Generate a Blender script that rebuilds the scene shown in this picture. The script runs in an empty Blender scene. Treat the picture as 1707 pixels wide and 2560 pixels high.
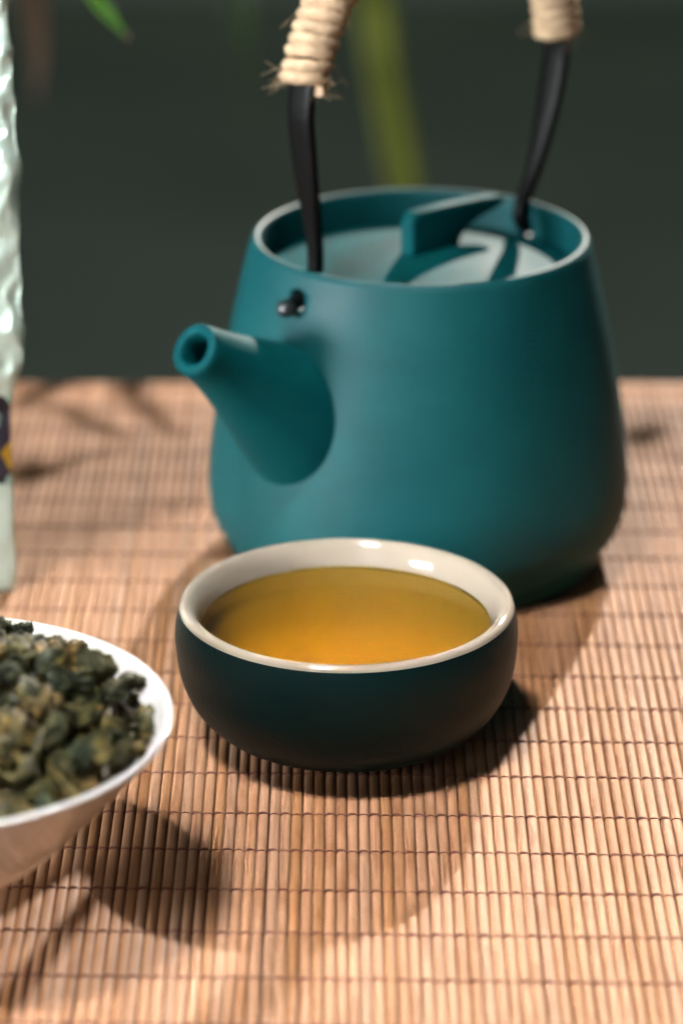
import bpy, bmesh, math, random
from mathutils import Vector, Matrix, noise

M = 0.001                      # all measures below are millimetres, scaled to metres
R = math.radians
scene = bpy.context.scene
col = scene.collection
random.seed(11)

# ------------------------------------------------------------------ camera
F_PX, PITCH, CAM_H = 8500.0, R(21.7), 318.0
cam = bpy.data.cameras.new('camera')
cam_o = bpy.data.objects.new('camera', cam)
col.objects.link(cam_o)
cam_o.location = (0, 0, CAM_H * M)
cam_o.rotation_euler = (math.pi / 2 - PITCH, 0, 0)
cam.sensor_fit = 'VERTICAL'
cam.sensor_height = 36.0
cam.lens = F_PX / 2560 * 36.0
cam.clip_start = 0.02
cam.clip_end = 40
cam.dof.use_dof = True
cam.dof.focus_distance = 0.702
cam.dof.aperture_fstop = 8.8
scene.camera = cam_o

# ------------------------------------------------------------------ world and lamps
world = bpy.data.worlds.new('World')
scene.world = world
world.use_nodes = True
bg = world.node_tree.nodes['Background']
bg.inputs[0].default_value = (0.92, 1.0, 0.97, 1)
bg.inputs[1].default_value = 0.009

scene.view_settings.view_transform = 'Standard'
scene.view_settings.look = 'None'
scene.view_settings.exposure = 0.0
scene.view_settings.gamma = 1.0
scene.render.engine = 'CYCLES'
scene.cycles.use_denoising = True
scene.cycles.max_bounces = 8
scene.cycles.transparent_max_bounces = 12
scene.cycles.caustics_reflective = False
scene.cycles.caustics_refractive = False
scene.cycles.sample_clamp_indirect = 4.0


def aim(o, target):
    o.rotation_euler = (Vector(target) - o.location).to_track_quat('-Z', 'Y').to_euler()


TARGET = Vector((0.0, 0.69, 0.02))
# low hard back light: throws the teapot's shadow over the cup
sp = bpy.data.lights.new('back_spot', 'SPOT')
sp.energy = 940
sp.color = (1.0, 0.91, 0.81)
sp.spot_size = R(34)
sp.spot_blend = 0.3
sp.shadow_soft_size = 0.03
sp_o = bpy.data.objects.new('back_spot', sp)
col.objects.link(sp_o)
EL = R(28.3)
A_DIR = Vector((0.26 * math.cos(EL), 0.9656 * math.cos(EL), math.sin(EL)))
sp_o.location = TARGET + A_DIR * 3.6
aim(sp_o, TARGET)
# steep key from the front left: a pair of strip lamps
C_DIR = Vector((-0.23, -0.43, 1.0)).normalized()
for k in (-1, 1):
    ar = bpy.data.lights.new('strip_lamp', 'AREA')
    ar.shape = 'RECTANGLE'
    ar.size, ar.size_y = 0.34, 0.05
    ar.energy = 0.31
    ar.spread = R(12)
    ar.color = (1.0, 0.98, 0.95)
    ao = bpy.data.objects.new('strip_lamp', ar)
    col.objects.link(ao)
    ao.location = TARGET + C_DIR * 2.0
    aim(ao, Vector((-0.01, 0.595, 0.0)))
    up = ao.rotation_euler.to_matrix() @ Vector((0, 1, 0))
    ao.location = ao.location + up * (0.085 * k)
# low soft window light from the front left: two panes, screened from the cup by the bowl
W_EL, W_AZ = R(13), R(60)
W_DIR = Vector((-math.sin(W_AZ) * math.cos(W_EL), -math.cos(W_AZ) * math.cos(W_EL), math.sin(W_EL)))
for k in (-1, 1):
    ar = bpy.data.lights.new('window_pane', 'AREA')
    ar.shape = 'RECTANGLE'
    ar.size, ar.size_y = 0.42, 0.085
    ar.energy = 13.0
    ar.color = (0.95, 0.98, 1.0)
    ao = bpy.data.objects.new('window_pane', ar)
    col.objects.link(ao)
    ao.location = TARGET + W_DIR * 1.3
    aim(ao, TARGET + Vector((0.02, 0.08, 0.03)))
    ao.location.z += 0.06 * k


# two slim lamps added to make the paired glints inside the cup
for k, el in enumerate((13, 27)):
    ar = bpy.data.lights.new('glint_helper', 'AREA')
    ar.shape = 'RECTANGLE'
    ar.size, ar.size_y = 0.38, 0.018
    ar.energy = 1.1
    ao = bpy.data.objects.new('glint_helper', ar)
    col.objects.link(ao)
    e_, a_ = R(el), R(19)
    ao.location = TARGET + Vector((-math.sin(a_) * math.cos(e_), -math.cos(a_) * math.cos(e_), math.sin(e_))) * 1.3
    aim(ao, TARGET)


# ------------------------------------------------------------------ pixel helper (distance always comes from g or z)
def unp(u, v, z=0.0, g=None):
    dx, dy = (u - 853.5) / F_PX, (v - 1280) / F_PX
    d = Vector((dx, math.cos(PITCH) - dy * math.sin(PITCH), -math.sin(PITCH) - dy * math.cos(PITCH)))
    t = (CAM_H - z) / -d.z if g is None else g / d.y
    return Vector((d.x * t, d.y * t, CAM_H + d.z * t))


# ------------------------------------------------------------------ object helpers
def tag(o, label=None, cat=None, group=None, kind=None):
    if label: o['label'] = label
    if cat: o['category'] = cat
    if group: o['group'] = group
    if kind: o['kind'] = kind
    return o


def empty(name, loc):
    o = bpy.data.objects.new(name, None)
    o.empty_display_size = 0.01
    col.objects.link(o)
    o.location = Vector(loc) * M
    return o


def link(name, me, mat=None, parent=None, loc=None):
    o = bpy.data.objects.new(name, me)
    col.objects.link(o)
    if mat is not None and not me.materials:
        me.materials.append(mat)
    if parent: o.parent = parent
    if loc is not None: o.location = Vector(loc) * M
    return o


def mesh(name, verts, faces, smooth=True):
    me = bpy.data.meshes.new(name)
    me.from_pydata([tuple(Vector(v) * M) for v in verts], [], faces)
    if smooth:
        me.polygons.foreach_set('use_smooth', [True] * len(me.polygons))
    me.update()
    return me


def catmull(pts, n=8):
    P = [Vector(p) for p in pts]
    P = [P[0] * 2 - P[1]] + P + [P[-1] * 2 - P[-2]]
    out = []
    for i in range(1, len(P) - 2):
        a, b, c, d = P[i - 1], P[i], P[i + 1], P[i + 2]
        for k in range(n):
            t = k / n
            out.append(0.5 * ((2 * b) + (c - a) * t + (2 * a - 5 * b + 4 * c - d) * t * t + (3 * b - a - 3 * c + d) * t ** 3))
    out.append(P[-2])
    return out


def lathe_data(profile, seg=112, n=5, smooth=True):
    pr = catmull([(r, 0, z) for r, z in profile], n) if smooth else [Vector((r, 0, z)) for r, z in profile]
    verts, faces, rings = [], [], []
    for p in pr:
        r = max(p.x, 0)
        if r < 0.02:
            rings.append([len(verts)]); verts.append((0, 0, p.z))
        else:
            rings.append(list(range(len(verts), len(verts) + seg)))
            for k in range(seg):
                a = 2 * math.pi * k / seg
                verts.append((r * math.cos(a), r * math.sin(a), p.z))
    for A, B in zip(rings, rings[1:]):
        for k in range(seg):
            k2 = (k + 1) % seg
            if len(A) == 1 and len(B) == 1: continue
            if len(A) == 1: faces.append((A[0], B[k2], B[k]))
            elif len(B) == 1: faces.append((A[k], A[k2], B[0]))
            else: faces.append((A[k], A[k2], B[k2], B[k]))
    return verts, faces


def frames(path, up0=Vector((0, 0, 1))):
    """parallel-transport frames along a path"""
    out, prev = [], None
    for i, p in enumerate(path):
        t = (path[min(i + 1, len(path) - 1)] - path[max(i - 1, 0)]).normalized()
        if prev is None:
            a = up0 if abs(t.dot(up0)) < 0.95 else Vector((1, 0, 0))
            n = (a - t * a.dot(t)).normalized()
        else:
            n = (prev - t * prev.dot(t)).normalized()
        prev = n
        out.append((p, t, n, t.cross(n)))
    return out


def tube_data(path, radius, sides=8, verts=None, faces=None, cap=True, up0=Vector((0, 0, 1))):
    verts = [] if verts is None else verts
    faces = [] if faces is None else faces
    base = len(verts)
    fr = frames(path, up0)
    for i, (p, t, n, b) in enumerate(fr):
        r = radius(i / (len(fr) - 1)) if callable(radius) else radius
        for k in range(sides):
            a = 2 * math.pi * k / sides
            verts.append(p + n * (r * math.cos(a)) + b * (r * math.sin(a)))
    for i in range(len(fr) - 1):
        for k in range(sides):
            k2 = (k + 1) % sides
            faces.append((base + i * sides + k, base + i * sides + k2, base + (i + 1) * sides + k2, base + (i + 1) * sides + k))
    if cap:
        faces.append(tuple(base + k for k in reversed(range(sides))))
        faces.append(tuple(base + (len(fr) - 1) * sides + k for k in range(sides)))
    return verts, faces


# ------------------------------------------------------------------ materials
def material(name):
    m = bpy.data.materials.new(name)
    m.use_nodes = True
    nt = m.node_tree
    return m, nt, nt.nodes['Principled BSDF']


def nd(nt, kind, **kw):
    n = nt.nodes.new(kind)
    for k, v in kw.items():
        if hasattr(n, k): setattr(n, k, v)
        else: n.inputs[k].default_value = v
    return n


def ramp(nt, stops):
    r = nt.nodes.new('ShaderNodeValToRGB')
    el = r.color_ramp.elements
    while len(el) < len(stops): el.new(0.5)
    for e, (p, c) in zip(el, stops):
        e.position = p
        e.color = (*c, 1)
    return r


def add_bump(nt, bsdf, height, strength, dist):
    b = nd(nt, 'ShaderNodeBump', Strength=strength, Distance=dist)
    nt.links.new(height, b.inputs['Height'])
    nt.links.new(b.outputs[0], bsdf.inputs['Normal'])


def obj_coord(nt, scale, rnd=False):
    tc = nt.nodes.new('ShaderNodeTexCoord')
    mp = nt.nodes.new('ShaderNodeMapping')
    mp.inputs['Scale'].default_value = scale
    nt.links.new(tc.outputs['Object'], mp.inputs['Vector'])
    if rnd:
        oi = nt.nodes.new('ShaderNodeObjectInfo')
        ma = nd(nt, 'ShaderNodeMath', operation='MULTIPLY')
        ma.inputs[1].default_value = 137.0
        nt.links.new(oi.outputs['Random'], ma.inputs[0])
        nt.links.new(ma.outputs[0], mp.inputs['Location'])
        return mp.outputs[0], oi.outputs['Random']
    return mp.outputs[0]


def mix(nt, fac, a, b, mode='MIX'):
    m = nt.nodes.new('ShaderNodeMix')
    m.data_type = 'RGBA'
    m.blend_type = mode
    for sock, val in ((m.inputs[0], fac), (m.inputs[6], a), (m.inputs[7], b)):
        if hasattr(val, 'links'): nt.links.new(val, sock)
        else: sock.default_value = val if isinstance(val, float) else (*val, 1)
    return m.outputs[2]


def mat_bamboo():
    m, nt, b = material('bamboo')
    v, rnd = obj_coord(nt, (900, 14, 900), True)
    n1 = nd(nt, 'ShaderNodeTexNoise', Scale=1.6, Detail=4.0, Roughness=0.65)
    nt.links.new(v, n1.inputs['Vector'])
    base = ramp(nt, [(0.0, (0.335, 0.163, 0.072)), (0.25, (0.395, 0.207, 0.107)), (0.5, (0.415, 0.220, 0.120)), (0.75, (0.43, 0.233, 0.130)), (1.0, (0.395, 0.230, 0.142))])
    nt.links.new(rnd, base.inputs[0])
    fib = ramp(nt, [(0.28, (0.66, 0.58, 0.52)), (0.5, (1, 1, 1)), (0.72, (1.1, 1.08, 1.05))])
    nt.links.new(n1.outputs[0], fib.inputs[0])
    c = mix(nt, 0.8, base.outputs[0], fib.outputs[0], 'MULTIPLY')
    v2, _ = obj_coord(nt, (160, 60, 160), True)
    n2 = nd(nt, 'ShaderNodeTexNoise', Scale=1.0, Detail=3.0)
    nt.links.new(v2, n2.inputs['Vector'])
    st = ramp(nt, [(0.34, (0.72, 0.62, 0.52)), (0.5, (1, 1, 1)), (0.68, (1.08, 1.06, 1.05))])
    nt.links.new(n2.outputs[0], st.inputs[0])
    c = mix(nt, 0.75, c, st.outputs[0], 'MULTIPLY')
    nt.links.new(c, b.inputs['Base Color'])
    b.inputs['Roughness'].default_value = 0.62
    b.inputs['Specular IOR Level'].default_value = 0.22
    add_bump(nt, b, n1.outputs[0], 0.35, 0.0002)
    return m


def mat_simple(name, colour, rough=0.5, spec=0.5, metallic=0.0, bump=None, var=0.0, vscale=60):
    m, nt, b = material(name)
    b.inputs['Base Color'].default_value = (*colour, 1)
    b.inputs['Roughness'].default_value = rough
    b.inputs['Specular IOR Level'].default_value = spec
    b.inputs['Metallic'].default_value = metallic
    if var:
        v = obj_coord(nt, (vscale,) * 3)
        n = nd(nt, 'ShaderNodeTexNoise', Scale=1.0, Detail=4.0)
        nt.links.new(v, n.inputs['Vector'])
        r = ramp(nt, [(0.3, tuple(c * (1 - var) for c in colour)), (0.7, tuple(min(1, c * (1 + var)) for c in colour))])
        nt.links.new(n.outputs[0], r.inputs[0])
        nt.links.new(r.outputs[0], b.inputs['Base Color'])
    if bump:
        sc, st, di = bump
        v = obj_coord(nt, (sc,) * 3)
        n = nd(nt, 'ShaderNodeTexNoise', Scale=1.0, Detail=3.0)
        nt.links.new(v, n.inputs['Vector'])
        add_bump(nt, b, n.outputs[0], st, di)
    return m


def mat_tea():
    m, nt, b = material('tea')
    nt.nodes.remove(b)
    out = nt.nodes['Material Output']
    tr = nd(nt, 'ShaderNodeBsdfTransparent')
    tr.inputs[0].default_value = (0.99, 0.90, 0.54, 1)
    gl = nd(nt, 'ShaderNodeBsdfGlossy')
    gl.inputs['Roughness'].default_value = 0.015
    fr = nd(nt, 'ShaderNodeFresnel', IOR=1.33)
    tc = nt.nodes.new('ShaderNodeTexCoord')
    sx = nt.nodes.new('ShaderNodeSeparateXYZ')
    nt.links.new(tc.outputs['Object'], sx.inputs[0])
    gt = nd(nt, 'ShaderNodeMath', operation='GREATER_THAN')       # only the free surface mirrors, not the face against the cup
    gt.inputs[1].default_value = 0.02715
    nt.links.new(sx.outputs[2], gt.inputs[0])
    mu = nd(nt, 'ShaderNodeMath', operation='MULTIPLY')
    nt.links.new(fr.outputs[0], mu.inputs[0])
    nt.links.new(gt.outputs[0], mu.inputs[1])
    mx = nt.nodes.new('ShaderNodeMixShader')
    nt.links.new(mu.outputs[0], mx.inputs[0])
    nt.links.new(tr.outputs[0], mx.inputs[1])
    nt.links.new(gl.outputs[0], mx.inputs[2])
    nt.links.new(mx.outputs[0], out.inputs['Surface'])
    va = nd(nt, 'ShaderNodeVolumeAbsorption', Density=25.0)
    va.inputs['Color'].default_value = (0.975, 0.72, 0.10, 1)
    nt.links.new(va.outputs[0], out.inputs['Volume'])
    return m


def mat_leaf_tea():
    m, nt, b = material('rolled_tea')
    v, rnd = obj_coord(nt, (330,) * 3, True)
    n = nd(nt, 'ShaderNodeTexNoise', Scale=1.0, Detail=5.0, Roughness=0.6)
    nt.links.new(v, n.inputs['Vector'])
    hue = ramp(nt, [(0.0, (0.030, 0.036, 0.020)), (0.3, (0.055, 0.055, 0.020)), (0.55, (0.085, 0.070, 0.022)), (0.8, (0.125, 0.085, 0.030)), (0.92, (0.035, 0.050, 0.030)), (1.0, (0.18, 0.115, 0.042))])
    nt.links.new(rnd, hue.inputs[0])
    sh = ramp(nt, [(0.3, (0.25, 0.30, 0.30)), (0.5, (0.85, 0.87, 0.8)), (0.68, (2.9, 2.4, 1.7))])
    nt.links.new(n.outputs[0], sh.inputs[0])
    nt.links.new(mix(nt, 1.0, hue.outputs[0], sh.outputs[0], 'MULTIPLY'), b.inputs['Base Color'])
    b.inputs['Roughness'].default_value = 0.5
    b.inputs['Specular IOR Level'].default_value = 0.3
    n2 = nd(nt, 'ShaderNodeTexNoise', Scale=2.6, Detail=4.0)
    nt.links.new(v, n2.inputs['Vector'])
    add_bump(nt, b, n2.outputs[0], 0.9, 0.0012)
    return m


def mat_foil():
    m, nt, b = material('foil_bag')
    tc = nt.nodes.new('ShaderNodeTexCoord')
    sep = nt.nodes.new('ShaderNodeSeparateXYZ')
    nt.links.new(tc.outputs['Object'], sep.inputs[0])
    v = obj_coord(nt, (260, 260, 210))
    vo = nd(nt, 'ShaderNodeTexVoronoi', Scale=1.0)
    nt.links.new(v, vo.inputs['Vector'])
    pr = ramp(nt, [(0.0, (0.02, 0.02, 0.03)), (0.30, (0.55, 0.33, 0.03)), (0.5, (0.60, 0.40, 0.05)), (0.62, (0.40, 0.62, 0.52)), (0.85, (0.03, 0.03, 0.05))])
    pr.color_ramp.interpolation = 'CONSTANT'
    sv = nt.nodes.new('ShaderNodeSeparateColor')
    nt.links.new(vo.outputs['Color'], sv.inputs[0])
    nt.links.new(sv.outputs[0], pr.inputs[0])
    z = nd(nt, 'ShaderNodeMath', operation='MULTIPLY')
    z.inputs[1].default_value = 1 / 0.2
    nt.links.new(sep.outputs[2], z.inputs[0])
    band = ramp(nt, [(0.0, (0, 0, 0)), (0.135, (1, 1, 1)), (0.25, (0, 0, 0))])
    band.color_ramp.interpolation = 'CONSTANT'
    nt.links.new(z.outputs[0], band.inputs[0])
    c = mix(nt, band.outputs[0], (0.60, 0.74, 0.64), pr.outputs[0])
    nt.links.new(c, b.inputs['Base Color'])
    b.inputs['Metallic'].default_value = 0.45
    b.inputs['Roughness'].default_value = 0.34
    n = nd(nt, 'ShaderNodeTexNoise', Scale=1.2, Detail=5.0)
    nt.links.new(v, n.inputs['Vector'])
    add_bump(nt, b, n.outputs[0], 0.5, 0.002)
    return m


def mat_teal(name, rough, spec):
    m, nt, b = material(name)
    v = obj_coord(nt, (45, 45, 60))
    n = nd(nt, 'ShaderNodeTexNoise', Scale=1.0, Detail=5.0, Roughness=0.6)
    nt.links.new(v, n.inputs['Vector'])
    r = ramp(nt, [(0.3, (0.0008, 0.066, 0.076)), (0.5, (0.0008, 0.078, 0.088)), (0.72, (0.002, 0.091, 0.100))])
    nt.links.new(n.outputs[0], r.inputs[0])
    nt.links.new(r.outputs[0], b.inputs['Base Color'])
    rr = ramp(nt, [(0.3, (rough - 0.05,) * 3), (0.7, (rough + 0.06,) * 3)])
    nt.links.new(n.outputs[0], rr.inputs[0])
    nt.links.new(rr.outputs[0], b.inputs['Roughness'])
    b.inputs['Specular IOR Level'].default_value = spec
    v2 = obj_coord(nt, (22, 22, 520))          # faint throwing rings
    n2 = nd(nt, 'ShaderNodeTexNoise', Scale=1.0, Detail=3.0)
    nt.links.new(v2, n2.inputs['Vector'])
    v3 = obj_coord(nt, (1400,) * 3)
    n3 = nd(nt, 'ShaderNodeTexNoise', Scale=1.0, Detail=2.0)
    nt.links.new(v3, n3.inputs['Vector'])
    ad = nd(nt, 'ShaderNodeMath', operation='MULTIPLY_ADD')
    nt.links.new(n3.outputs[0], ad.inputs[0])
    ad.inputs[1].default_value = 0.35
    nt.links.new(n2.outputs[0], ad.inputs[2])
    add_bump(nt, b, ad.outputs[0], 0.22, 0.0005)
    return m


BAMBOO = mat_bamboo()
THREAD = mat_simple('brown_thread', (0.15, 0.055, 0.042), 0.7, 0.2)
TABLE = mat_simple('dark_table', (0.035, 0.025, 0.02), 0.45, 0.4, var=0.3, vscale=40)
FLOOR = mat_simple('floor_carpet', (0.47, 0.56, 0.46), 0.95, 0.05, var=0.12, vscale=3)
WALL = mat_simple('wall_paint', (0.47, 0.56, 0.46), 0.95, 0.05, var=0.08, vscale=2)
TEAL = mat_teal('teal_satin_glaze', 0.54, 0.32)
TEAL_LID = mat_teal('teal_lid_glaze', 0.6, 0.09)
DTEAL = mat_simple('dark_teal_glaze', (0.001, 0.0125, 0.0135), 0.42, 0.13, bump=(1500, 0.30, 0.0004), var=0.15, vscale=50)
CREAM = mat_simple('cream_glaze', (0.40, 0.345, 0.275), 0.035, 0.5, var=0.05, vscale=40)
CREAM_WET = mat_simple('cream_glaze_under_tea', (0.60, 0.52, 0.41), 0.5, 0.02, var=0.05, vscale=40)
WHITE = mat_simple('white_porcelain', (0.80, 0.80, 0.80), 0.10, 0.5)
IRON = mat_simple('black_iron', (0.003, 0.003, 0.0035), 0.45, 0.14, bump=(500, 0.2, 0.0005))
STEEL = mat_simple('worn_iron', (0.10, 0.10, 0.11), 0.3, 0.5, metallic=0.8)
JUTE = mat_simple('jute', (0.66, 0.48, 0.31), 0.85, 0.15, bump=(1600, 0.6, 0.0006), var=0.25, vscale=300)
TEA = mat_tea()
OOLONG = mat_leaf_tea()
FOIL = mat_foil()
LEAF_Y = mat_simple('yellow_green_leaf', (0.17, 0.19, 0.03), 0.5, 0.4, var=0.3, vscale=30)
LEAF_G = mat_simple('green_leaf', (0.09, 0.22, 0.03), 0.5, 0.4, var=0.3, vscale=30)
LEAF_D = mat_simple('deep_green_leaf', (0.014, 0.030, 0.006), 0.5, 0.4, var=0.3, vscale=30)
LEAF_B = mat_simple('dry_leaf', (0.09, 0.05, 0.03), 0.6, 0.3, var=0.3, vscale=30)

# ------------------------------------------------------------------ setting
def slab(name, x0, x1, y0, y1, z0, z1, mat, bevel=0.0):
    bm = bmesh.new()
    bmesh.ops.create_cube(bm, size=1)
    for v in bm.verts:
        v.co = Vector(((x0 + x1) / 2 + v.co.x * (x1 - x0), (y0 + y1) / 2 + v.co.y * (y1 - y0), (z0 + z1) / 2 + v.co.z * (z1 - z0))) * M
    if bevel:
        bmesh.ops.bevel(bm, geom=bm.edges[:], offset=bevel * M, segments=3, affect='EDGES')
    me = bpy.data.meshes.new(name); bm.to_mesh(me); bm.free()
    o = link(name, me, mat)
    return tag(o, kind='structure')


slab('floor', -3500, 3500, -600, 4600, -780, -752, FLOOR)
slab('wall', -3500, 3500, 4610, 4650, -752, 1900, WALL)
MAT_BOT = -1.75
slab('table_top', -420, 420, 380, 903, -32, MAT_BOT, TABLE, 1.5)

# ------------------------------------------------------------------ bamboo mat
PITCH_X, Y0, Y1 = 2.3, 430.0, 897.0
NS = 139
mat_o = empty('bamboo_mat', (0, (Y0 + Y1) / 2, MAT_BOT))
tag(mat_o, 'tan bamboo slat mat bound with brown thread under the tea things', 'mat')


def slat_mesh(k):
    rnd = random.Random(100 + k)
    W = rnd.uniform(1.07, 1.12)
    nl = 22
    top = [-1.0, -0.93, -0.72, -0.4, 0.0, 0.4, 0.72, 0.93, 1.0]
    verts, faces = [], []
    L = Y1 - Y0
    flat = rnd.uniform(3.6, 5.4)
    drop = rnd.uniform(0.40, 0.52)
    for i in range(nl + 1):
        y = -L / 2 + L * i / nl
        wob = 0.06 * noise.noise(Vector((y * 0.02, k * 7.7, 0)))
        ww = W * (1 + 0.035 * noise.noise(Vector((y * 0.03, k * 3.1, 5))))
        zz = 0.06 * noise.noise(Vector((y * 0.015, k * 1.7, 9)))
        for x in top:
            verts.append((x * ww + wob, y, 1.75 - drop * abs(x) ** flat + zz))
        verts.append((0.97 * ww + wob, y, 0.03))
        verts.append((-0.97 * ww + wob, y, 0.03))
    n = len(top) + 2
    for i in range(nl):
        for j in range(n):
            j2 = (j + 1) % n
            faces.append((i * n + j, i * n + j2, (i + 1) * n + j2, (i + 1) * n + j))
    faces.append(tuple(range(n - 1, -1, -1)))
    faces.append(tuple(nl * n + j for j in range(n)))
    faces = [tuple(reversed(f)) for f in faces]
    me = mesh('slat', verts, faces)
    me.materials.append(BAMBOO)
    return me


slats = [slat_mesh(k) for k in range(10)]
slat_x = []
rs = random.Random(5)
for i in range(NS):
    x = (i - NS // 2) * PITCH_X + rs.uniform(-0.05, 0.05)
    slat_x.append(x)
    o = link('slat', slats[rs.randrange(10)], parent=mat_o, loc=(x, rs.uniform(-0.8, 0.8), 0))
    o.rotation_euler = (0, rs.uniform(-0.05, 0.05), rs.uniform(-0.0006, 0.0006) + (math.pi if rs.random() < 0.5 else 0))

ROWS = [733.9, 716.2, 698.6, 681.5, 664.5, 647.2, 628.5, 612.1, 595.1, 577.6, 560.0]
rows = [ROWS[0] + 17.4 * k for k in range(9, 0, -1)] + ROWS + [560.0 - 17.4 * k for k in range(1, 8)]
for ri, yr in enumerate(rows):
    rt = random.Random(900 + ri)
    verts, faces = [], []
    path = []
    for i, x in enumerate(slat_x):
        yy = yr - (Y0 + Y1) / 2 - 0.027 * (x - 50) + rt.uniform(-0.12, 0.12)
        s = 0.12 * (1 if (i + ri) % 2 else -1)
        for dx, z in ((-1.15, 0.9), (-1.03, 1.32), (-0.8, 1.66), (-0.35, 1.86), (0.35, 1.87), (0.8, 1.66), (1.03, 1.32)):
            path.append(Vector((x + dx, yy + s * dx, z)))
        if (i + ri) % 2:
            arc = [Vector((x + dx, yy + 0.30 - 0.22 * dx + rt.uniform(-0.03, 0.03), z)) for dx, z in
                   ((-1.13, 0.95), (-1.0, 1.40), (-0.75, 1.72), (-0.3, 1.90), (0.3, 1.92), (0.75, 1.72), (1.0, 1.38), (1.13, 0.9))]
            tube_data(arc, 0.15, 5, verts, faces, True)
    tube_data(path, 0.14, 5, verts, faces, True)
    link('thread', mesh('thread', verts, faces), THREAD, mat_o)

# ------------------------------------------------------------------ tea cup
CUP = (1.1, 666.5, 0.12)
cup = empty('tea_cup', CUP)
tag(cup, 'small round dark teal tea cup with cream glazed lining, filled with tea', 'cup')
v, f = lathe_data([(0, 1.2), (11, 1.2), (13.2, 0.9), (14, 0.1), (15.4, 0.0), (16.0, 0.4), (16.3, 1.8), (19.0, 2.7), (27.0, 4.8), (32.4, 9.6), (35.5, 16.0), (36.5, 22.6), (36.6, 26.4), (36.1, 29.8), (35.65, 31.5)])
link('body', mesh('cup_body', v, f), DTEAL, cup)
v, f = lathe_data([(35.65, 31.5), (35.35, 32.15), (34.7, 32.6), (33.9, 32.6), (33.1, 32.2), (32.3, 31.3), (31.65, 30.1), (31.15, 28.7), (30.72, 26.9)])
link('glazed_lining', mesh('cup_lining', v, f), CREAM, cup)
v, f = lathe_data([(30.72, 26.9), (30.45, 25.0), (29.8, 20.5), (27.6, 14.0), (22.0, 9.6), (11.0, 7.7), (0, 7.2)])
link('submerged_lining', mesh('cup_floor', v, f), CREAM_WET, cup)
TEA_Z = 27.2
v, f = lathe_data([(0, 7.35), (11.0, 7.85), (21.9, 9.75), (27.45, 14.1), (29.65, 20.5), (30.3, 25.0), (30.57, 26.9), (30.62, TEA_Z + 0.35), (30.2, TEA_Z + 0.08), (29.3, TEA_Z + 0.01), (24, TEA_Z), (12, TEA_Z), (0, TEA_Z)])
tea = link('tea', mesh('tea', v, f), TEA, None, (CUP[0], CUP[1], CUP[2]))
bm = bmesh.new(); bm.from_mesh(tea.data); bmesh.ops.recalc_face_normals(bm, faces=bm.faces[:]); bm.to_mesh(tea.data); bm.free()
tag(tea, 'clear amber brewed tea filling the dark teal cup', 'tea')

# ------------------------------------------------------------------ teapot
POT = (18.7, 775.0, 0.12)
pot = empty('teapot', POT)
tag(pot, 'matte teal ceramic teapot with short spout and jute wrapped black handle', 'teapot')
AZ = R(44)
U = Vector((-math.sin(AZ), -math.cos(AZ), 0))      # towards the spout
SIDE = Vector((math.cos(AZ), -math.sin(AZ), 0))


def pp(rho, z, side=0.0):
    return U * rho + SIDE * side + Vector((0, 0, z))


v, f = lathe_data([(0, 1.5), (40, 1.5), (42.2, 1.2), (43, 0.1), (44.2, 0.0), (44.9, 0.6), (45.2, 3.6), (46.2, 5.0), (48.6, 8.0), (50.3, 12.0), (51.0, 17.0), (50.9, 22.5), (49.9, 32.0), (47.9, 45.0), (45.4, 58.0), (42.7, 70.0), (41.1, 76.6), (40.55, 78.9), (39.9, 80.1), (39.0, 80.5), (38.1, 80.0), (37.7, 78.6), (37.65, 75.0), (37.6, 70.0), (38.2, 64.0), (42.0, 50.0), (45.6, 34.0), (47.0, 20.0), (44.0, 9.0), (36.0, 6.5), (0, 6.0)])
body = link('body', mesh('pot_body', v, f), TEAL, pot)
# drill the two handle holes through the wall
cut_v, cut_f = [], []
for s in (1, -1):
    tube_data([pp(s * 33, 73.6), pp(s * 48, 73.9)], 2.7, 20, cut_v, cut_f)
cut = link('cutter', mesh('cutter', cut_v, cut_f, False))
cut.parent = pot
bo = body.modifiers.new('holes', 'BOOLEAN')
bo.operation, bo.object, bo.solver = 'DIFFERENCE', cut, 'EXACT'
bpy.context.view_layer.update()
dg = bpy.context.evaluated_depsgraph_get()
new = bpy.data.meshes.new_from_object(body.evaluated_get(dg))
body.modifiers.clear()
body.data = new
bpy.data.objects.remove(cut)
for poly in new.polygons: poly.use_smooth = True

# spout: flared cone cut square at the tip, hollow
sp_path = catmull([pp(37, 42.0), pp(45, 48.6), pp(52, 54.0), pp(60, 60.0), pp(67.5, 65.4), pp(74.2, 69.9)], 6)
sp_r = catmull([(17.4, 0, 0), (15.2, 0, 0), (12.6, 0, 0), (9.6, 0, 0), (7.3, 0, 0), (6.1, 0, 0)], 6)
verts, faces = [], []
fr = frames(sp_path)
SG = 48
rings = [(p, n, b, r.x) for (p, t, n, b), r in zip(fr, sp_r)]
p, t, n, b = fr[-1]
rings += [(p + t * 0.45, n, b, 5.45), (p + t * 0.55, n, b, 4.8), (p + t * 0.35, n, b, 4.0), (p - t * 0.3, n, b, 3.55), (p - t * 4, n, b, 3.5)]
rings += [(p_ - t_ * 0.0, n_, b_, max(3.5, r_.x - 2.6)) for (p_, t_, n_, b_), r_ in list(zip(fr, sp_r))[-8:4:-2]]
for p_, n_, b_, r_ in rings:
    for k in range(SG):
        a = 2 * math.pi * k / SG
        verts.append(p_ + n_ * r_ * math.cos(a) + b_ * r_ * math.sin(a))
for i in range(len(rings) - 1):
    for k in range(SG):
        k2 = (k + 1) % SG
        faces.append((i * SG + k, i * SG + k2, (i + 1) * SG + k2, (i + 1) * SG + k))
link('spout', mesh('spout', verts, faces), TEAL_LID, pot)

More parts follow.
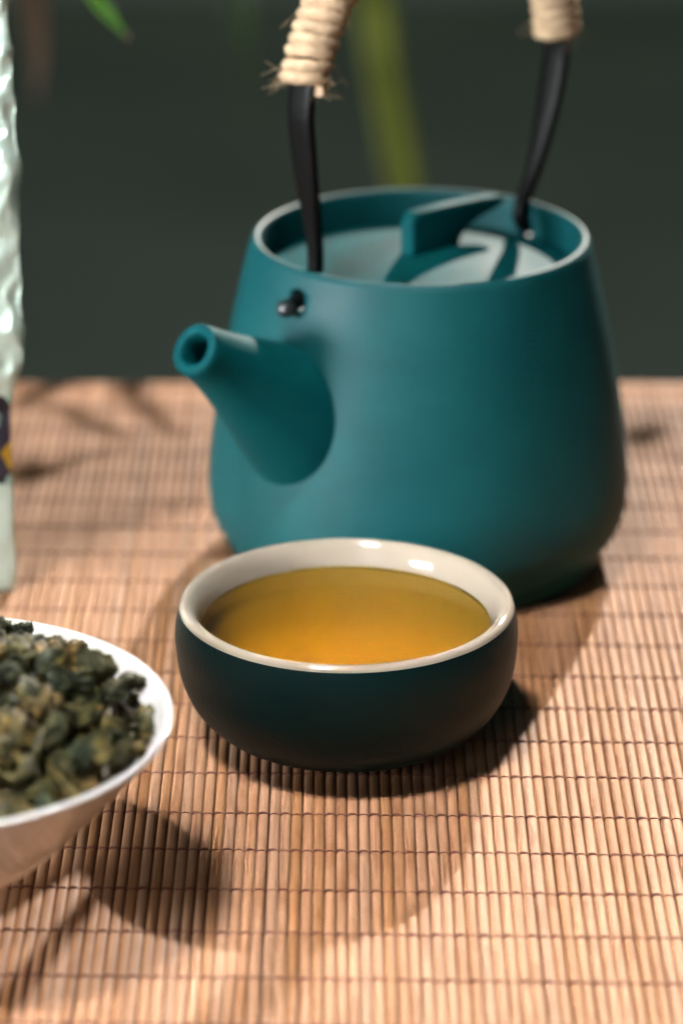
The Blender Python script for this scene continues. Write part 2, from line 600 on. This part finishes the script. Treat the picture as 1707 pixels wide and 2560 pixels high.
# lid, sunk below the rim, with a fin-shaped grip
v, f = lathe_data([(0, 76.3), (8, 76.2), (18, 75.3), (28, 73.6), (35.2, 72.2), (36.9, 71.6), (37.1, 70.6), (36.6, 69.4), (30, 68.6), (0, 68.6)])
lid = link('lid', mesh('lid', v, f), TEAL_LID, pot)
prof = [(5.2, 74.6), (4.9, 78), (5.0, 84.4), (4.2, 86.1), (2.5, 86.8), (-8, 86.4), (-20, 85.6), (-26.5, 84.9), (-28, 83.9), (-27.6, 82.6), (-25, 81.9), (-19, 80.8), (-14.6, 79.2), (-12.4, 77.2), (-11.8, 74.4)]
bm = bmesh.new()
TH = 2.2
la = [bm.verts.new(pp(a, z, -TH) * M) for a, z in prof]
lb = [bm.verts.new(pp(a, z, TH) * M) for a, z in prof]
bm.faces.new(la)
bm.faces.new(list(reversed(lb)))
for i in range(len(prof)):
    j = (i + 1) % len(prof)
    bm.faces.new((la[j], la[i], lb[i], lb[j]))
bmesh.ops.recalc_face_normals(bm, faces=bm.faces[:])
eds = [e for e in bm.edges if any(len(fc.verts) > 4 for fc in e.link_faces)]
bmesh.ops.bevel(bm, geom=eds, offset=1.1 * M, segments=3, affect='EDGES', profile=0.5)
for fc in bm.faces: fc.smooth = True
me = bpy.data.meshes.new('lid_grip'); bm.to_mesh(me); bm.free()
link('lid_grip', me, TEAL_LID, lid)

# iron handle: flat strap, ends turned out through the wall
hp = [(45.2, 72.6), (42.5, 73.3), (40.0, 73.8), (37.4, 74.6), (35.9, 77.5), (35.4, 82), (36.2, 90), (38.0, 100), (39.4, 110), (39.9, 119), (37.0, 131), (30.0, 143), (18.5, 152.5), (6, 159.5), (-8, 163.5), (-24, 160), (-37, 150), (-45, 135), (-48.3, 120), (-47.0, 109), (-43.6, 96), (-40.0, 86.5), (-36.6, 80.5), (-35.9, 77), (-37.4, 74.6), (-40, 73.8), (-42.5, 73.4), (-44.6, 73.0)]
hpath = catmull([pp(a, z) for a, z in hp], 10)
NH = len(hpath) - 1


def strap_dims(i):
    z = hpath[i].z
    k = min(1.0, max(0.0, (z - 78) / 34))
    k = k * k * (3 - 2 * k)
    return 1.6 + 2.1 * k, 1.6 - 0.35 * k      # half width, half thickness


verts, faces = [], []
HS = 14
for i, p in enumerate(hpath):
    t = (hpath[min(i + 1, NH)] - hpath[max(i - 1, 0)]).normalized()
    nrm = t.cross(SIDE).normalized()
    w, th = strap_dims(i)
    for k in range(HS):
        a = 2 * math.pi * k / HS
        ca, sa = math.cos(a), math.sin(a)
        verts.append(p + SIDE * (w * math.copysign(abs(ca) ** 0.6, ca)) + nrm * (th * math.copysign(abs(sa) ** 0.6, sa)))
for i in range(NH):
    for k in range(HS):
        k2 = (k + 1) % HS
        faces.append((i * HS + k, i * HS + k2, (i + 1) * HS + k2, (i + 1) * HS + k))
faces += [tuple(range(HS)), tuple(NH * HS + k for k in range(HS))]
handle = link('handle', mesh('handle', verts, faces), IRON, pot)
for e in (hpath[0], hpath[-1]):
    v, f = lathe_data([(0, -2.1), (1.5, -1.6), (2.2, 0), (1.5, 1.6), (0, 2.1)], 20, 4)
    k = link('end_knob', mesh('end_knob', v, f), STEEL, handle)
    k.location = e * M

# jute cord coiled round the middle of the strap (three-ply cord)
i0 = min(range(NH), key=lambda i: abs(hpath[i].z - 123.5) + (0 if hpath[i].dot(U) > 0 else 999))
i1 = min(range(NH), key=lambda i: abs(hpath[i].z - 119.5) + (0 if hpath[i].dot(U) < 0 else 999))
arc = [0.0]
for i in range(i0, i1):
    arc.append(arc[-1] + (hpath[i + 1] - hpath[i]).length)
CORD = 1.7
turns = arc[-1] / 2.8
per = 26
cp = []
jr = random.Random(3)
for q in range(int(turns * per)):
    s = q / per * (arc[-1] / turns)
    j = max(0, min(len(arc) - 2, next((a for a in range(len(arc)) if arc[a] > s), len(arc) - 1) - 1))
    fr_ = (s - arc[j]) / max(1e-6, arc[j + 1] - arc[j])
    p = hpath[i0 + j].lerp(hpath[i0 + j + 1], fr_)
    t = (hpath[i0 + j + 1] - hpath[i0 + j]).normalized()
    nrm = t.cross(SIDE).normalized()
    w, th = strap_dims(i0 + j)
    a = 2 * math.pi * q / per
    wob = 0.22 * noise.noise(Vector((q * 0.035, 4.2, 0)))
    turn = int(q / per)
    wob2 = 0.7 * noise.noise(Vector((turn * 1.37, 1.1, 0)))
    cp.append(p + t * wob2 + SIDE * ((w * 0.82 + CORD * 0.85 + wob) * math.cos(a)) + nrm * ((th + 1.1 + CORD * 0.92 + wob) * math.sin(a)))
verts, faces = [], []
CS = 15
for i, (p, t, n, b) in enumerate(frames(cp)):
    tw = i * 0.55
    for k in range(CS):
        a = 2 * math.pi * k / CS
        r = CORD * (0.80 + 0.22 * abs(math.cos(1.5 * (a + tw)))) * (1 + 0.10 * noise.noise(Vector((i * 0.3, k * 0.7, 3))))
        verts.append(p + n * r * math.cos(a) + b * r * math.sin(a))
for i in range(len(cp) - 1):
    for k in range(CS):
        k2 = (k + 1) % CS
        faces.append((i * CS + k, i * CS + k2, (i + 1) * CS + k2, (i + 1) * CS + k))
faces += [tuple(range(CS)), tuple((len(cp) - 1) * CS + k for k in range(CS))]
wrap = link('cord_wrap', mesh('cord_wrap', verts, faces), JUTE, handle)
verts, faces = [], []
fb = random.Random(8)
for q in range(200):
    i = fb.randrange(len(cp)) if q > 60 else (fb.randrange(0, 60) if q % 3 else fb.randrange(len(cp) - 60, len(cp)))
    j = i0 + min(len(hpath) - i0 - 2, int((i / len(cp)) * (i1 - i0)))
    outw = (cp[i] - hpath[j]).normalized()
    down = (hpath[j] - hpath[j + 1]).normalized() * (1 if i < len(cp) / 2 else -1)
    d = (outw * fb.uniform(0.0, 0.6) + down * fb.uniform(-0.2, 1.0) + Vector((fb.uniform(-1, 1), fb.uniform(-1, 1), fb.uniform(-1, 1))) * 0.6).normalized()
    L = fb.uniform(1.5, 6.0)
    c1 = Vector((fb.uniform(-1, 1), fb.uniform(-1, 1), fb.uniform(-1.2, 0.6)))
    s0 = cp[i] + outw * 1.0
    pts = [s0 + d * (L * k / 6) + c1 * (3.0 * (k / 6) ** 2) for k in range(7)]
    tube_data(pts, lambda q_: 0.06 * (1 - 0.5 * q_), 4, verts, faces)
tag(link('loose_fibres', mesh('loose_fibres', verts, faces), JUTE, wrap), kind='stuff')

# ------------------------------------------------------------------ white bowl with rolled tea
BOWL = (-80.0, 580.0, 0.12)
bowl = empty('porcelain_bowl', BOWL)
tag(bowl, 'white porcelain bowl on a small foot, heaped with rolled tea leaves', 'bowl')
v, f = lathe_data([(0, 2.2), (9.5, 2.0), (11, 0.1), (12.4, 0.0), (13.0, 0.6), (13.0, 9.5), (14.6, 11.6), (20, 15.4), (28, 22.0), (36.5, 31.0), (43.5, 39.2), (47.4, 43.9), (48.2, 44.8), (48.4, 45.3), (48.0, 45.8), (47.2, 45.6), (45.6, 44.0), (41.6, 39.4), (34.6, 31.4), (26, 22.8), (16, 15.8), (0, 13.5)])
link('body', mesh('bowl_body', v, f), WHITE, bowl)


def heap(x, y):
    r = math.hypot(x, y)
    return 43.0 + 14.0 * (1 - (r / 45.0) ** 2) + 3.2 * noise.noise(Vector((x * 0.06, y * 0.06, 2.0))) + 1.6 * noise.noise(Vector((x * 0.15, y * 0.15, 7.0)))


hv, hf = [], []
NR, NSG = 40, 110
for i in range(NR + 1):
    r = 42.0 * i / NR
    for k in range(NSG):
        a = 2 * math.pi * k / NSG
        x, y = r * math.cos(a), r * math.sin(a)
        z = heap(x, y) - 3.6 + 1.9 * noise.noise(Vector((x * 0.33, y * 0.33, 1))) + 1.0 * noise.noise(Vector((x * 0.8, y * 0.8, 5)))
        if r > 38: z = min(z, 39.6 - (42 - r) * 0.2)
        hv.append((x, y, z))
for i in range(NR):
    for k in range(NSG):
        k2 = (k + 1) % NSG
        hf.append((i * NSG + k, (i + 1) * NSG + k, (i + 1) * NSG + k2, i * NSG + k2))
ho = link('tea_leaf_fill', mesh('tea_leaf_fill', hv, hf), OOLONG, None, BOWL)
tag(ho, 'dark mass of rolled tea leaves deep in the white bowl', 'tea leaves', kind='stuff')


def nugget(k):
    rn = random.Random(40 + k)
    bm = bmesh.new()
    bmesh.ops.create_icosphere(bm, subdivisions=4, radius=1.0)
    stem = k >= 12
    ax = Vector((rn.uniform(5.5, 7.5), 1.0, 0.95)) if stem else Vector((rn.uniform(3.4, 4.6), rn.uniform(2.4, 3.3), rn.uniform(2.0, 2.8)))
    off = Vector((k * 13.7, k * 5.1, k * 2.3))
    for v in bm.verts:
        d = v.co.normalized()
        w_ = d + 0.35 * Vector((noise.noise(d * 1.7 + off), noise.noise(d * 1.7 - off), noise.noise(d * 1.7 + off * 2)))
        rid = 1 - abs(noise.noise(w_ * 1.35 + off)) * 2.6
        rid2 = 1 - abs(noise.noise(w_ * 3.1 + off)) * 2.6
        rid3 = 1 - abs(noise.noise(w_ * 6.5 + off)) * 2.4
        s = (0.60 + 0.38 * rid + 0.20 * rid2 + 0.09 * rid3) if not stem else (0.9 + 0.15 * rid2 + 0.2 * noise.noise(d * 3 + off))
        q = Vector((d.x * ax.x, d.y * ax.y, d.z * ax.z)) * s
        tw = q.x * (0.22 if not stem else 0.05)
        q = Matrix.Rotation(tw, 3, 'X') @ q
        q.z += 0.05 * q.x * q.x * (1 if k % 2 else -1) * (0.6 if not stem else 0.35)
        v.co = q * M * 0.92
    for fc in bm.faces: fc.smooth = True
    me = bpy.data.meshes.new('tea_leaf'); bm.to_mesh(me); bm.free()
    me.materials.append(OOLONG)
    return me


def curl(k):
    rn = random.Random(70 + k)
    pts = []
    n = 26
    tw = rn.uniform(1.0, 1.7) * 2 * math.pi
    for i in range(n + 1):
        t = i / n
        rr = 2.6 * (1 - 0.55 * t) + 0.3 * noise.noise(Vector((t * 5, k, 0)))
        pts.append(Vector((rr * math.cos(tw * t), rr * math.sin(tw * t), (t - 0.5) * rn.uniform(2.0, 3.4))))
    verts, faces = tube_data(pts, lambda t: 1.15 * (0.35 + 0.8 * math.sin(math.pi * min(1, t * 0.92 + 0.06))), 10)
    out = []
    for v in verts:
        v = Vector(v)
        out.append(v * (1 + 0.16 * noise.noise(v * 0.9 + Vector((k * 9, 0, 0)))) + Vector((0, 0, 0.5 * noise.noise(v * 0.6))))
    me = mesh('tea_leaf', out, faces)
    me.materials.append(OOLONG)
    return me


nug = [nugget(k) for k in range(14)] + [curl(k) for k in range(5)]
rl = random.Random(21)
spots = []
tries = 0
while len(spots) < 299 and tries < 30000:
    tries += 1
    a, r = rl.uniform(0, 2 * math.pi), 43.8 * math.sqrt(rl.random())
    x, y = r * math.cos(a), r * math.sin(a)
    if all((x - p) ** 2 + (y - q) ** 2 > 3.8 ** 2 for p, q in spots):
        spots.append((x, y))
for x, y in spots:
    r = math.hypot(x, y)
    k = rl.choice((rl.randrange(12), rl.randrange(12), rl.randrange(12, 19)))
    z = heap(x, y) + rl.uniform(-2.6, 1.8) - 0.8
    z = max(z, 42.5 - max(0, 43 - r) * 0.3) if r > 36 else z
    o = link('tea_leaf', nug[k], None, None, (BOWL[0] + x, BOWL[1] + y, BOWL[2] + z))
    o.rotation_euler = (rl.uniform(0, 6.3), rl.uniform(-0.7, 0.7), rl.uniform(0, 6.3))
    s = rl.uniform(0.66, 1.25) * (0.85 if r > 37 else 1)
    o.scale = (s, s, s)
    lab = ('lumpy tightly rolled olive green tea leaf heaped in the white bowl' if k < 12 else
           'thin twisted tea leaf stem lying among the rolled leaves in white bowl' if k < 14 else
           'tea leaf curled into a small open ring in the white bowl')
    grp = ('lumpy rolled tea leaves in the white bowl' if k < 12 else 'tea leaf stems in the white bowl' if k < 14 else 'ring curled tea leaves in the white bowl')
    tag(o, lab, 'tea leaf', grp)

# ------------------------------------------------------------------ foil tea bag
BAG = (-112.3, 766.0, 0.1)
bag = empty('foil_bag', BAG)
bag.rotation_euler = (0, 0, R(-28))
tag(bag, 'crinkled pale silver foil tea bag with printed yellow and black band', 'bag')
bv, bf = [], []
NZ, NA, HB = 130, 180, 205.0
for i in range(NZ + 1):
    z = HB * i / NZ
    k = z / HB
    aw = 39.5 + 4.4 / (1 + math.exp(-(z - 54) / 2.0)) - 2.0 * max(0, (z - 120) / 85)
    bd = 15.0 * (1 - max(0, k - 0.2) / 0.8 * 0.92)
    foot = min(1, z / 4.0)
    for q in range(NA):
        a = 2 * math.pi * q / NA
        ca, sa = math.cos(a), math.sin(a)
        x = (aw - 1.2 * (1 - foot)) * math.copysign(abs(ca) ** 0.8, ca)
        y = math.copysign(1, sa) * (bd * (1 - abs(x / aw) ** 2.0) + 0.25 * abs(sa))
        P = Vector((x * 0.05, y * 0.05, z * 0.05))
        amp = (0.4 + 1.5 * min(1, max(0, (z - 46) / 20)))
        dsp = (0.6 - 2.0 * abs(noise.noise(P * 1.5))) * amp + (0.35 - abs(noise.noise(P * 3.4 + Vector((3, 1, 0))))) * amp * 1.5
        edge = 0.8 * amp * noise.noise(Vector((z * 0.09, math.copysign(1, ca) * 5, 0))) * abs(ca) ** 4
        bv.append((x + math.copysign(edge, ca) * (1 if edge > 0 else -1), y + math.copysign(1, sa) * dsp * min(1, abs(sa) * 4), z))
for i in range(NZ):
    for q in range(NA):
        q2 = (q + 1) % NA
        bf.append((i * NA + q, i * NA + q2, (i + 1) * NA + q2, (i + 1) * NA + q))
bf += [tuple(reversed(range(NA))), tuple(NZ * NA + q for q in range(NA))]
link('pouch', mesh('foil_pouch', bv, bf), FOIL, bag)
# sealed top edge
sv, sf = [], []
for i, (zz, hw) in enumerate(((203, 42.3), (209, 42.6), (222, 42.6))):
    for q in range(41):
        x = -hw + 2 * hw * q / 40
        for s in (-1, 1):
            sv.append((x, s * 0.35 + 0.5 * math.sin(q * 0.7), zz))
for i in range(2):
    for q in range(40):
        for s in (0, 1):
            a = (i * 41 + q) * 2 + s
            sf.append((a, a + 2, a + 84, a + 82))
link('top_seal', mesh('top_seal', sv, sf), FOIL, bag)

# ------------------------------------------------------------------ plant standing behind the table
CROWN = Vector((-190, 1160, 300))
plant = empty('palm_plant', (CROWN.x - 40, CROWN.y + 40, -752))
tag(plant, 'leafy palm with long drooping narrow blades behind the table', 'plant')
PB = Vector((CROWN.x - 40, CROWN.y + 40, -752))


def blade(pts, width, mat, n=10, fold=0.25, taper=0.5):
    path = catmull([Vector(p) - PB for p in pts], n)
    verts, faces = [], []
    N = len(path) - 1
    for i, p in enumerate(path):
        t = (path[min(i + 1, N)] - path[max(i - 1, 0)]).normalized()
        side = t.cross(Vector((0, -0.55, 0.83)))
        side = side.normalized() if side.length > 1e-3 else Vector((1, 0, 0))
        nrm = side.cross(t).normalized()
        s = i / N
        w = width * 0.5 * min(1, (s + 0.12) * 2.2) * min(1, (1 - s) / taper + 0.02) ** 0.8
        for k, (a, h) in enumerate(((-1, 1), (-0.5, 0.4), (0, 0), (0.5, 0.4), (1, 1))):
            verts.append(p + side * (w * a) + nrm * (w * fold * h + 0.15))
        for k, (a, h) in enumerate(((1, 1), (0, 0), (-1, 1))):
            verts.append(p + side * (w * a) + nrm * (w * fold * h - 0.15))
    for i in range(N):
        for k in range(8):
            k2 = (k + 1) % 8
            faces.append((i * 8 + k, i * 8 + k2, (i + 1) * 8 + k2, (i + 1) * 8 + k))
    return link('leaf', mesh('leaf', verts, faces), mat, plant)


st = catmull([Vector((0, 0, 0)), Vector((-6, -4, 380)), Vector((8, -16, 760)), CROWN - PB], 8)
v, f = tube_data(st, lambda s: 11 - 4 * s, 14)
link('stem', mesh('stem', v, f), LEAF_B, plant)
# short leaf whose tip hangs into view above the bag
tip = unp(318, 92, g=905); mid = unp(228, -18, g=920)
blade([CROWN, mid + (mid - tip) * 1.6 + Vector((-25, 60, 10)), mid + (mid - tip) * 0.8, mid, mid.lerp(tip, 0.5), tip], 4.2, LEAF_G, taper=0.22)
tb = unp(322, 98, g=903)
blade([tip + (mid - tip) * 0.12, tip, tb], 2.0, LEAF_B, taper=0.6)
# long yellow green blade hanging down behind the teapot
b1, b2, b3 = unp(905, -120, g=1500), unp(955, 170, g=1500), unp(1010, 480, g=1500)
blade([CROWN, (-60, 1380, 330), (b1.x - 40, 1480, b1.z + 120), b1, b2, b3, b3 + Vector((14, 0, -90))], 17, LEAF_Y, taper=0.2)
# dark blade further back
b1, b2, b3 = unp(600, -150, g=1560), unp(608, 40, g=1560), unp(612, 310, g=1560)
blade([CROWN, (-110, 1450, 300), (b1.x - 20, 1540, b1.z + 110), b1, b2, b3], 26, LEAF_D, taper=0.5)
# dry brown leaf hanging by the stem
b1, b2 = unp(70, -80, g=1280), unp(95, 260, g=1280)
blade([CROWN, (-150, 1250, 250), b1, b2], 16, LEAF_B, taper=0.6)


# blades arching above the picture; the back light throws their shadows on the far end of the mat
def over(u, v, z):
    m = unp(u, v, 0)
    lamp = sp_o.location / M
    return m + (lamp - m) * (z / lamp.z)


blade([CROWN, over(-40, 985, 175), over(60, 1000, 160), over(160, 1012, 148), over(255, 1062, 138), over(350, 1112, 128)], 8, LEAF_G, taper=0.3)
blade([CROWN, over(-160, 1190, 185), over(20, 1205, 160), over(150, 1155, 145), over(330, 1118, 130)], 8, LEAF_G, taper=0.3)
blade([CROWN, over(200, 900, 190), over(325, 975, 165), over(400, 1045, 150), over(470, 1098, 140)], 7, LEAF_G, taper=0.3)
blade([CROWN, (20, 1270, 300), over(1480, 1075, 215), over(1590, 1105, 190), over(1740, 1140, 165)], 8, LEAF_G, taper=0.3)
